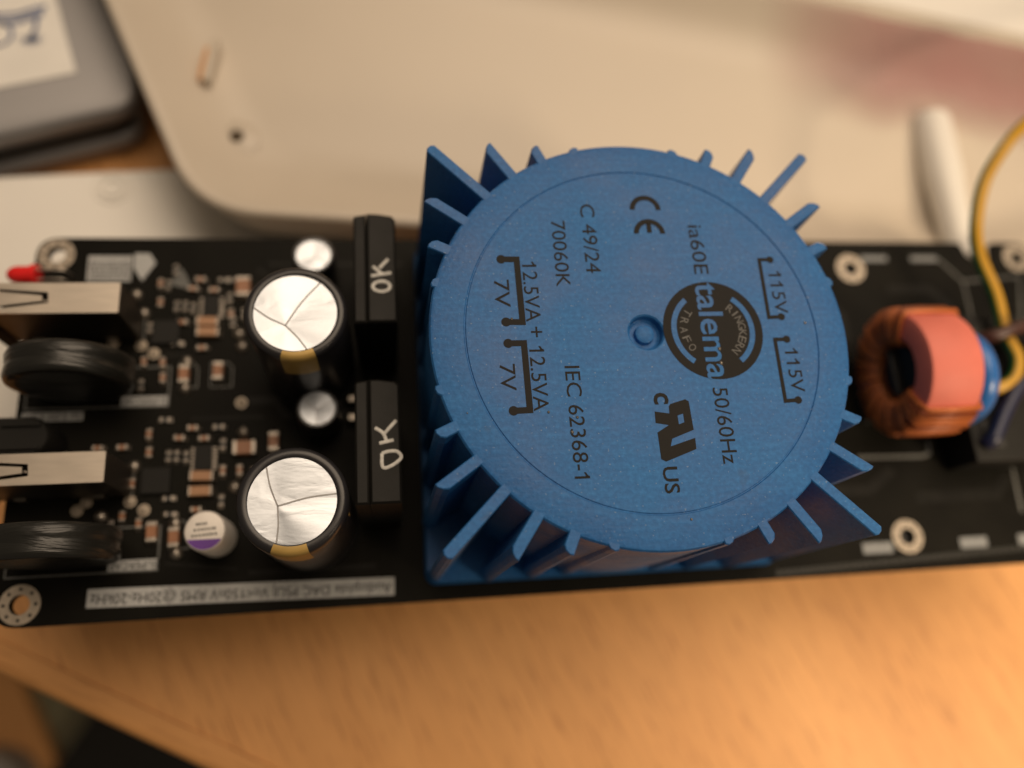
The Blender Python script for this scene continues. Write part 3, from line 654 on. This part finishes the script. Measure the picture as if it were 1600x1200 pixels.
# ------------------------------------------------------------------ black finger blocks marked OK in paint
def block(dy, strokes):
    o_ = empty('heat_sink_block', (0, 0, 0)); o_.parent = board; o_.location = Vector((0, dy, ZB))*S
    hb = 25.0
    def pr(pts, z0, z1, c=0.35):
        mb = MB(); k = len(pts); lv = [(0, z0), (0, z1-c), (c, z1)]; vs = []
        for d, z in lv: vs += [(x, y, z) for x, y in off(pts, d)]
        fs = [(j*k+i, j*k+(i+1) % k, (j+1)*k+(i+1) % k, (j+1)*k+i) for j in range(2) for i in range(k)] + [[2*k+i for i in range(k)]]
        mb.add(vs, fs); return mb
    pr([(-44.4, 7.4), (-42.25, 7.4), (-42.25, 27.3), (-44.1, 27.0), (-44.4, 26.6)], 0.1, hb-0.25).build('clip', M['blackplastic'], o_)
    b_ = pr([(-42.15, 7.4), (-37.35, 7.4), (-37.35, 26.2), (-38.0, 26.9), (-40.6, 27.3), (-42.15, 27.3)], 0.1, hb).build('body', M['blackplastic'], o_)
    mb = MB()
    for st in strokes: mb.tube([(x, y-dy, hb+0.04) for x, y in st], 0.27, 8, sub=5, flat=0.3)
    mb.build('paint_lettering', M['white'], o_, sm=60)
    mb = MB()
    for y in (1.0, -2.6): 
        if dy < 0: mb.box(-46.6, -44.6, y-dy-0.6, y-dy+0.6, 2.2, 3.2, c=0.2)
    if mb.v: mb.build('pin', M['tin'], o_)
    return o_
block(0, [[(-41.49,15.57),(-38.20,16.15)], [(-39.65,15.86),(-41.20,17.32)], [(-40.15,17.0),(-38.67,18.65)], [(-38.38,13.68),(-38.82,13.03),(-39.84,12.76),(-40.85,13.04),(-41.26,13.69),(-40.83,14.34),(-39.80,14.61),(-38.79,14.33),(-38.38,13.68)]])
block(-29.7, [[(-40.65,-12.91),(-38.45,-12.44)], [(-39.53,-12.60),(-40.07,-11.29),(-41.27,-10.39)], [(-39.97,-11.50),(-37.98,-9.29)], [(-40.29,-14.51),(-39.14,-14.21),(-37.93,-14.33),(-37.36,-15.29),(-38.70,-16.42),(-40.17,-16.70),(-40.29,-14.51)]])

# ------------------------------------------------------------------ upright usb sockets
def usb(y0, y1, slot, yl):
    o_ = empty('usb_socket'); o_.parent = board; o_.location = Vector((0, 0, ZB))*S
    X0, X1, Z1 = -105.3, -84.3, 14.0; t = 0.35
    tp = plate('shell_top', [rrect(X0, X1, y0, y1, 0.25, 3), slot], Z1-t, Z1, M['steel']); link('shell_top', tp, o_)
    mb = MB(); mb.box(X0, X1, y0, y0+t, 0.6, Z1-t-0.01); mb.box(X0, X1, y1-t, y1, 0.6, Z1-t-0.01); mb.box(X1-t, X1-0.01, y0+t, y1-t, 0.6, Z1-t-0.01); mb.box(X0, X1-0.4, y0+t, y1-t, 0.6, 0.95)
    mb.build('shell_side', M['shadesteel'], o_)
    mb = MB(); mb.prism([(X0, y0), (X0-1.6, y0-1.0), (X0-1.6, y1+1.0), (X0, y1)], Z1-0.3, Z1); 
    for yy, s in ((y0, -1), (y1, 1)):
        mb.add([(X0, yy, 0.6), (X0-1.6, yy+s*1.0, 0.2), (X0-1.6, yy+s*1.0, Z1), (X0, yy, Z1-0.3), (X0, yy+s*0.3, 0.6), (X0-1.5, yy+s*1.3, 0.2), (X0-1.5, yy+s*1.3, Z1), (X0, yy+s*0.3, Z1-0.3)],
               [(0,1,2,3), (7,6,5,4), (0,4,5,1), (3,2,6,7), (1,5,6,2)])
    mb.build('flared_mouth', M['shadesteel'], o_)
    mb = MB(); mb.box(X0+1, X1-1, (y0+y1)/2-0.2, (y0+y1)/2+1.4, 2.2, 11.8); mb.build('tongue', M['blackplastic'], o_)
    sx = slot
    mb = MB(); mb.prism([(X0+0.2, yl[0]), (X0+6.5, yl[1]), (X0+9.0, yl[2]), (X0+9.0, yl[3]), (X0+6.5, yl[4]), (X0+0.2, yl[5])], Z1-1.4, Z1-1.1); mb.build('spring', M['steel'], o_)
    for xx in (-101.5, -89.0):
        mb = MB(); mb.box(xx-0.9, xx+0.9, y0-0.32, y0-0.02, 0.01, 2.4, c=0.1); mb.build('shield_tab', M['tin'], o_)
    return o_
usb(14.05, 19.6, [(-103.4, 18.5), (-95.7, 17.85), (-95.5, 15.9), (-103.1, 14.9), (-103.0, 15.45), (-96.5, 16.3), (-96.6, 17.25), (-103.3, 17.95)], (17.4, 17.0, 16.9, 16.6, 16.5, 15.6))
usb(-15.1, -10.05, [(-103.4, -11.1), (-95.75, -11.75), (-95.55, -13.7), (-103.1, -14.5), (-103.0, -13.95), (-96.5, -13.2), (-96.6, -12.2), (-103.3, -11.65)], (-12.2, -12.5, -12.6, -12.9, -13.0, -13.7))

# ------------------------------------------------------------------ sleeved supercapacitor coins, jack, led
for y, dz in ((4.7, 0), (-24.4, 0)):
    mb = MB(); r = 9.9
    mb.lathe([(0.001, -2.55), (r-2.6, -2.6), (r-2.2, -2.75), (r-0.9, -2.75), (r-0.3, -2.45), (r, -1.7), (r-0.12, -0.5), (r-0.3, 0), (r-0.12, 0.5), (r, 1.7), (r-0.3, 2.45), (r-0.9, 2.75), (r-2.2, 2.75), (r-2.6, 2.6), (0.001, 2.55)], 56, axis='y')
    o = mb.build('supercapacitor', M['shrink'], board, (-92.2, y, ZB+10.4), sm=60)
    mb = MB(); mb.tube([(-4.5, 0, -8.0), (-4.5, 0, -10.5)], 0.4, 8, sub=1); mb.tube([(4.5, 0, -8.0), (4.5, 0, -10.5)], 0.4, 8, sub=1); mb.build('lead', M['tin'], o)
mb = MB(); P = [(-12, -3.5), (-1.0, -3.5)] + [(-1.0 + 3.5*math.cos(a), 3.5*math.sin(a)) for a in [-PI/2 + PI*i/16 for i in range(1, 16)]] + [(-1.0, 3.5), (-12, 3.5)]
jk = None; k = len(P); vs = []
for d, z in ((0, 0.05), (0, 7.5), (0.4, 8.0)): vs += [(x, y, z) for x, y in off(P, d)]
mb.add(vs, [(j*k+i, j*k+(i+1) % k, (j+1)*k+(i+1) % k, (j+1)*k+i) for j in range(2) for i in range(k)] + [[2*k+i for i in range(k)]])
jk = mb.build('jack', M['blackplastic'], board, (-98.0, -5.7, ZB), sm=40)
mb = MB(); mb.box(-5.0, 1.0, 1.7, 2.3, 8.02, 8.6, c=0.1); mb.box(-5.0, 1.0, -2.3, -1.7, 8.02, 8.6, c=0.1); mb.build('rib', M['blackplastic'], jk)
mb = MB(); mb.lathe([(0.001, -4.2), (0.8, -4.1), (1.35, -3.5), (1.62, -2.7), (1.65, -2.2), (1.65, 0), (2.0, 0.05), (2.0, 1.0), (0.001, 1.05)], 28, axis='x')
ld = mb.build('red_led', M['redled'], board, (-103.2, 26.0, ZB+3.6), sm=40)
for s in (-1, 1):
    mb = MB(); mb.tube([(1.0, s*0.9, 0), (4.5, s*0.9, 0.1), (5.6, s*0.9, -0.6), (5.9, s*0.9, -3.6)], 0.26, 8); mb.build('lead', M['tin'], ld, sm=60)

# ------------------------------------------------------------------ small surface-mount parts
def chip_mesh(L, W, Hh, body, endw):
    mb = MB(); mb.box(-L/2+endw, L/2-endw, -W/2+0.04, W/2-0.04, 0.03, Hh-0.04, 1, 0.05)
    for s in (-1, 1):
        x0, x1 = sorted((s*L/2, s*(L/2-endw))); mb.box(x0, x1, -W/2, W/2, 0.02, Hh, 0, 0.08)
        a, b = sorted((s*L/2, s*(L/2+0.45))); mb.add([(a, -W/2, 0.02), (b, -W/2, 0.02), (b, W/2, 0.02), (a, W/2, 0.02), (s*L/2, -W/2, Hh*0.7), (s*L/2, W/2, Hh*0.7)], [(0,1,4), (1,2,5,4), (2,3,5)] if s > 0 else [(1,0,4), (3,0,4,5), (2,3,5)], 0)
    return mb.mesh('chip', [M['tin'], body])
CH = {'r': chip_mesh(1.7, 0.85, 0.5, M['resistor'], 0.4), 'c': chip_mesh(1.7, 0.9, 0.85, M['ceramic2'], 0.42), 't': chip_mesh(3.9, 1.75, 1.5, M['ceramic'], 0.3), 'b': chip_mesh(3.9, 2.5, 1.7, M['ceramic2'], 0.65), 'v': chip_mesh(3.4, 1.7, 1.5, M['ceramic2'], 0.7)}
def icmesh(L, W, Hh, pins, pitch):
    mb = MB(); mb.box(-L/2, L/2, -W/2, W/2, 0.1, Hh, 1, 0.12)
    for i in range(pins):
        y = (i-(pins-1)/2)*pitch
        for s in (-1, 1): x0, x1 = sorted((s*L/2, s*(L/2+0.7))); mb.box(x0, x1, y-0.14, y+0.14, 0.02, 0.3, 0)
    return mb.mesh('integrated_circuit', [M['tin'], M['blackplastic']])
IC = icmesh(3.0, 4.6, 1.2, 7, 0.62); IC2 = icmesh(4.8, 4.6, 0.9, 0, 0.5)
mb = MB(); mb.lathe([(1.15, 0.02), (1.0, 0.5), (0.55, 0.95), (0.001, 1.1)], 18); DOME = mb.mesh('solder_joint', M['tin'], 180)
mb = MB(); mb.ring((0, 0), 0.55, 1.05, 0.04, n=24); mb.lathe([(0.75, 0.05), (0.5, 0.5), (0.001, 0.6)], 16); RING = mb.mesh('through_pin', M['brass'], 60)
names = {'r': 'chip_resistor', 'c': 'chip_capacitor', 't': 'ceramic_capacitor', 'b': 'ceramic_capacitor', 'v': 'ceramic_capacitor'}
def put(kind, x, y, rz=0.0):
    if kind in CH: link(names[kind], CH[kind], board, (x, y, ZB), math.radians(rz + random.uniform(-2, 2)))
    elif kind == 'd': link('solder_joint', DOME, board, (x, y, ZB))
    elif kind == 'p': link('through_pin', RING, board, (x, y, ZB))
    elif kind == 'i': link('integrated_circuit', IC, board, (x, y, ZB), math.radians(rz))
    elif kind == 'q': link('integrated_circuit', IC2, board, (x, y, ZB), math.radians(rz))
for kind, x, y, rz in [
    ('d',-86.0,23.4,0),('d',-84.4,19.6,0),('c',-81.7,25.6,90),('r',-80.4,25.4,90),('c',-81.5,21.7,90),('r',-78.6,21.0,90),('r',-77.1,21.0,90),('r',-75.6,20.6,90),('c',-74.5,26.4,0),('c',-75.8,24.5,0),('c',-71.9,24.2,0),
    ('i',-72.2,20.6,0),('r',-69.0,22.6,90),('c',-68.6,19.2,90),('b',-66.4,24.6,90),('t',-72.7,17.5,0),('t',-72.6,15.4,0),('d',-67.0,15.2,0),('d',-66.4,12.6,0),('r',-78.2,13.4,0),
    ('d',-76.2,9.8,0),('v',-76.4,7.1,90),('d',-76.3,4.6,0),('v',-70.4,7.6,90),('c',-83.7,9.8,90),('c',-80.4,9.6,90),('c',-80.2,6.6,90),('p',-84.5,13.2,0),('p',-88.0,16.0,0),('p',-89.5,13.6,0),('q',-80.2,15.6,0),('r',-68.2,17.6,90),
    ('c',-81.9,-4.0,90),('c',-81.7,-7.4,90),('r',-78.4,-8.2,90),('r',-77.0,-8.2,90),('r',-75.4,-8.4,90),('c',-74.5,-3.1,0),('c',-76.7,-4.9,0),('c',-72.4,-5.1,0),('i',-72.3,-8.8,0),('r',-69.1,-6.3,90),('c',-68.9,-11.2,90),
    ('b',-65.2,-7.2,0),('d',-65.6,-4.1,0),('t',-72.4,-12.1,0),('t',-72.5,-14.8,0),('d',-84.1,-9.8,0),('p',-84.4,-16.0,0),('p',-91.6,-15.8,0),('r',-78.0,-15.8,0),('d',-76.6,-20.2,0),('v',-76.5,-22.7,90),('d',-76.2,-25.4,0),
    ('v',-80.2,-21.6,90),('c',-82.6,-20.0,90),('c',-85.4,-18.6,90),('d',-89.0,-18.4,0),('c',-90.4,-6.3,0),('c',-86.3,-6.3,0),('v',-60.1,-6.2,90),('d',-66.8,-14.2,0),('q',-80.2,-12.6,0),('r',-63.0,-11.2,0),('r',-79.2,28.6,90),('r',-70.2,26.4,0),('c',-77.4,17.6,0),('r',-83.2,16.6,90),('r',-68.6,26.4,0),('c',-73.6,12.4,0),('r',-84.0,5.4,90),('p',-82.2,11.6,0),('p',-66.2,1.6,0),('r',-66.2,19.4,90),('c',-65.0,17.8,90),
    ('r',-79.4,-1.4,0),('r',-70.0,-3.0,0),('c',-84.2,-12.9,90),('r',-77.6,-18.6,0),('c',-73.2,-18.0,0),('r',-69.0,-16.6,90),('p',-82.0,-17.6,0),('c',-66.0,-11.2,90),('r',-63.6,-14.0,90),('r',-87.2,-20.2,90),('p',-93.0,-17.2,0)]: put(kind, x, y, rz)

# ------------------------------------------------------------------ common-mode choke
ck = empty('choke'); ck.parent = board; ck.location = Vector((62.6, 0.6, ZB+13.3))*S; ck['label'] = 'pink ring core wound with copper wire'
mb = MB(); ro, ri, hw = 11.6, 6.1, 5.4
mb.lathe([(ri, -hw+1), (ri, hw-1), (ri+0.9, hw), (ro-1.0, hw), (ro-0.3, hw-0.3), (ro, hw-1.0), (ro, -hw+1.0), (ro-0.3, -hw+0.3), (ro-1.0, -hw), (ri+0.9, -hw), (ri, -hw+1)], 72, axis='x')
mb.build('core', M['pinkcore'], ck, sm=40)
# each turn of the two windings: a closed loop of wire round the core's section
mb = MB(); rw = 0.52; n = 8; Lp = []
for xx, rr_ in ((-hw-rw*0.8, ri+0.6), (-hw-rw, ro-1.4), (-hw+0.2, ro+rw*0.75), (0, ro+rw), (hw-0.2, ro+rw*0.75), (hw+rw, ro-1.4), (hw+rw*0.8, ri+0.6), (hw-0.4, ri-rw*0.8), (0, ri-rw), (-hw+0.4, ri-rw*0.8)): Lp.append((xx, rr_))
P = [Vector((a, b, 0)) for a, b in Lp]; k = len(P); vs = []; fs = []
for i in range(k):
    t = (P[(i+1) % k] - P[i-1]).normalized(); nn = Vector((-t.y, t.x, 0))
    for j in range(n):
        q = 2*PI*j/n; v_ = P[i] + nn*(rw*math.cos(q)); vs.append((v_.x, rw*math.sin(q), v_.y))
for i in range(k):
    for j in range(n): fs.append((i*n+j, i*n+(j+1) % n, ((i+1) % k)*n+(j+1) % n, ((i+1) % k)*n+j))
mb.add(vs, fs); TURNS = [mb.mesh('wire_turn', q, 180) for q in (M['copper'], M['copper2'], M['copper'])]
for side in (1, -1):
    for i in range(19):
        a = side*(math.radians(53) + math.radians(6.7)*i + random.uniform(-0.012, 0.012))
        o = link('wire_turn', TURNS[i % 3], ck); o.rotation_euler = (a, 0, random.uniform(-0.03, 0.03))
mb = MB(); mb.lathe([(0.001, 4.5), (4.7, 4.5), (4.9, 4.2), (4.9, -3.4), (4.7, -3.7), (0.001, -3.7)], 28, axis='x'); mb.box(-5.6, -3.6, -4.6, 4.6, -0.5, 0.5, c=0.15); mb.build('divider_and_shade_plug', M['standoff'], ck, sm=40)  # divider bar plus a black plug added to darken the hole
mb = MB(); mb.box(-6, 6, -7, 7, -13.2, -11.9, c=0.4); mb.build('mount', M['blackplastic'], ck)
# blue disc behind the choke
mb = MB(); r = 9.4
mb.lathe([(0.001, -2.1), (r-1.6, -2.1), (r-0.5, -1.6), (r, -0.6), (r, 0.6), (r-0.5, 1.6), (r-1.6, 2.1), (0.001, 2.1)], 48, axis='x')
vr = mb.build('disc_varistor', M['bluedisc'], board, (71.7, -0.6, ZB+12.4), sm=60)
mb = MB(); mb.tube([(0, -3, -7.5), (0, -3, -12.4)], 0.4, 8, sub=1); mb.tube([(0, 3, -7.5), (0, 3, -12.4)], 0.4, 8, sub=1); mb.build('lead', M['tin'], vr)

# ------------------------------------------------------------------ three-pole terminal block that takes the wires
tb = empty('terminal_block'); tb.parent = board; tb.location = Vector((0, 0, ZB))*S
mb = MB(); mb.box(74.0, 92.0, -17.0, 13.6, 0.05, 9.5, c=0.5); mb.build('housing', M['blackplastic'], tb, sm=40)
for y in (-11.6, -1.7, 8.0):
    mb = MB(); mb.box(76.6, 80.6, y-2.6, y+2.6, 9.52, 9.9, c=0.15); mb.build('clamp_plate', M['standoff'], tb)
# ------------------------------------------------------------------ wires
def wire(name, pts, r, mat, label):
    mb = MB(); mb.tube(pts, r, 14, sub=8); o = mb.build(name, mat, sm=180); tag(o, label, 'wire'); return o
ew = wire('earth_wire', [(150, 80, 24), (120, 70, 23), (103.1, 57.9, 20.5), (95.4, 52.8, 20), (89.2, 47.2, 20), (84.6, 40.4, 17.5), (81.4, 31.3, 16), (82.0, 25.0, 14), (84.2, 16.9, 13), (85.0, 8.6, 12), (86.3, 3.3, 11.8), (84.6, -0.9, 11.3), (81.4, -2.4, 10.8), (78.8, -2.5, 9.8)], 1.3, M['earth'], 'yellow and green earth wire curving from the tray onto the board')
me = ew.data; at = me.attributes.new('stripe', 'FLOAT', 'POINT')
nn = 14
for i in range(len(me.vertices)): at.data[i].value = 1.0 if (i % nn) in (11, 12, 13, 0, 1) else 0.0
wire('brown_wire', [(77.6, 7.2, 9.8), (78.6, 7.2, 13.0), (81.0, 7.4, 15.0), (88.0, 9.2, 15.3), (112, 13, 14), (140, 15, 12)], 1.3, M['greywire'], 'dark brown wire crossing over the yellow earth wire')
wire('blue_wire', [(76.2, -13.6, 9.8), (77.4, -12.4, 11.2), (81.3, -7.0, 11.4), (87.5, -0.5, 11.6), (110, 18, 11), (140, 30, 9)], 1.4, M['bluewire'], 'dark blue wire running diagonally beside the copper choke')
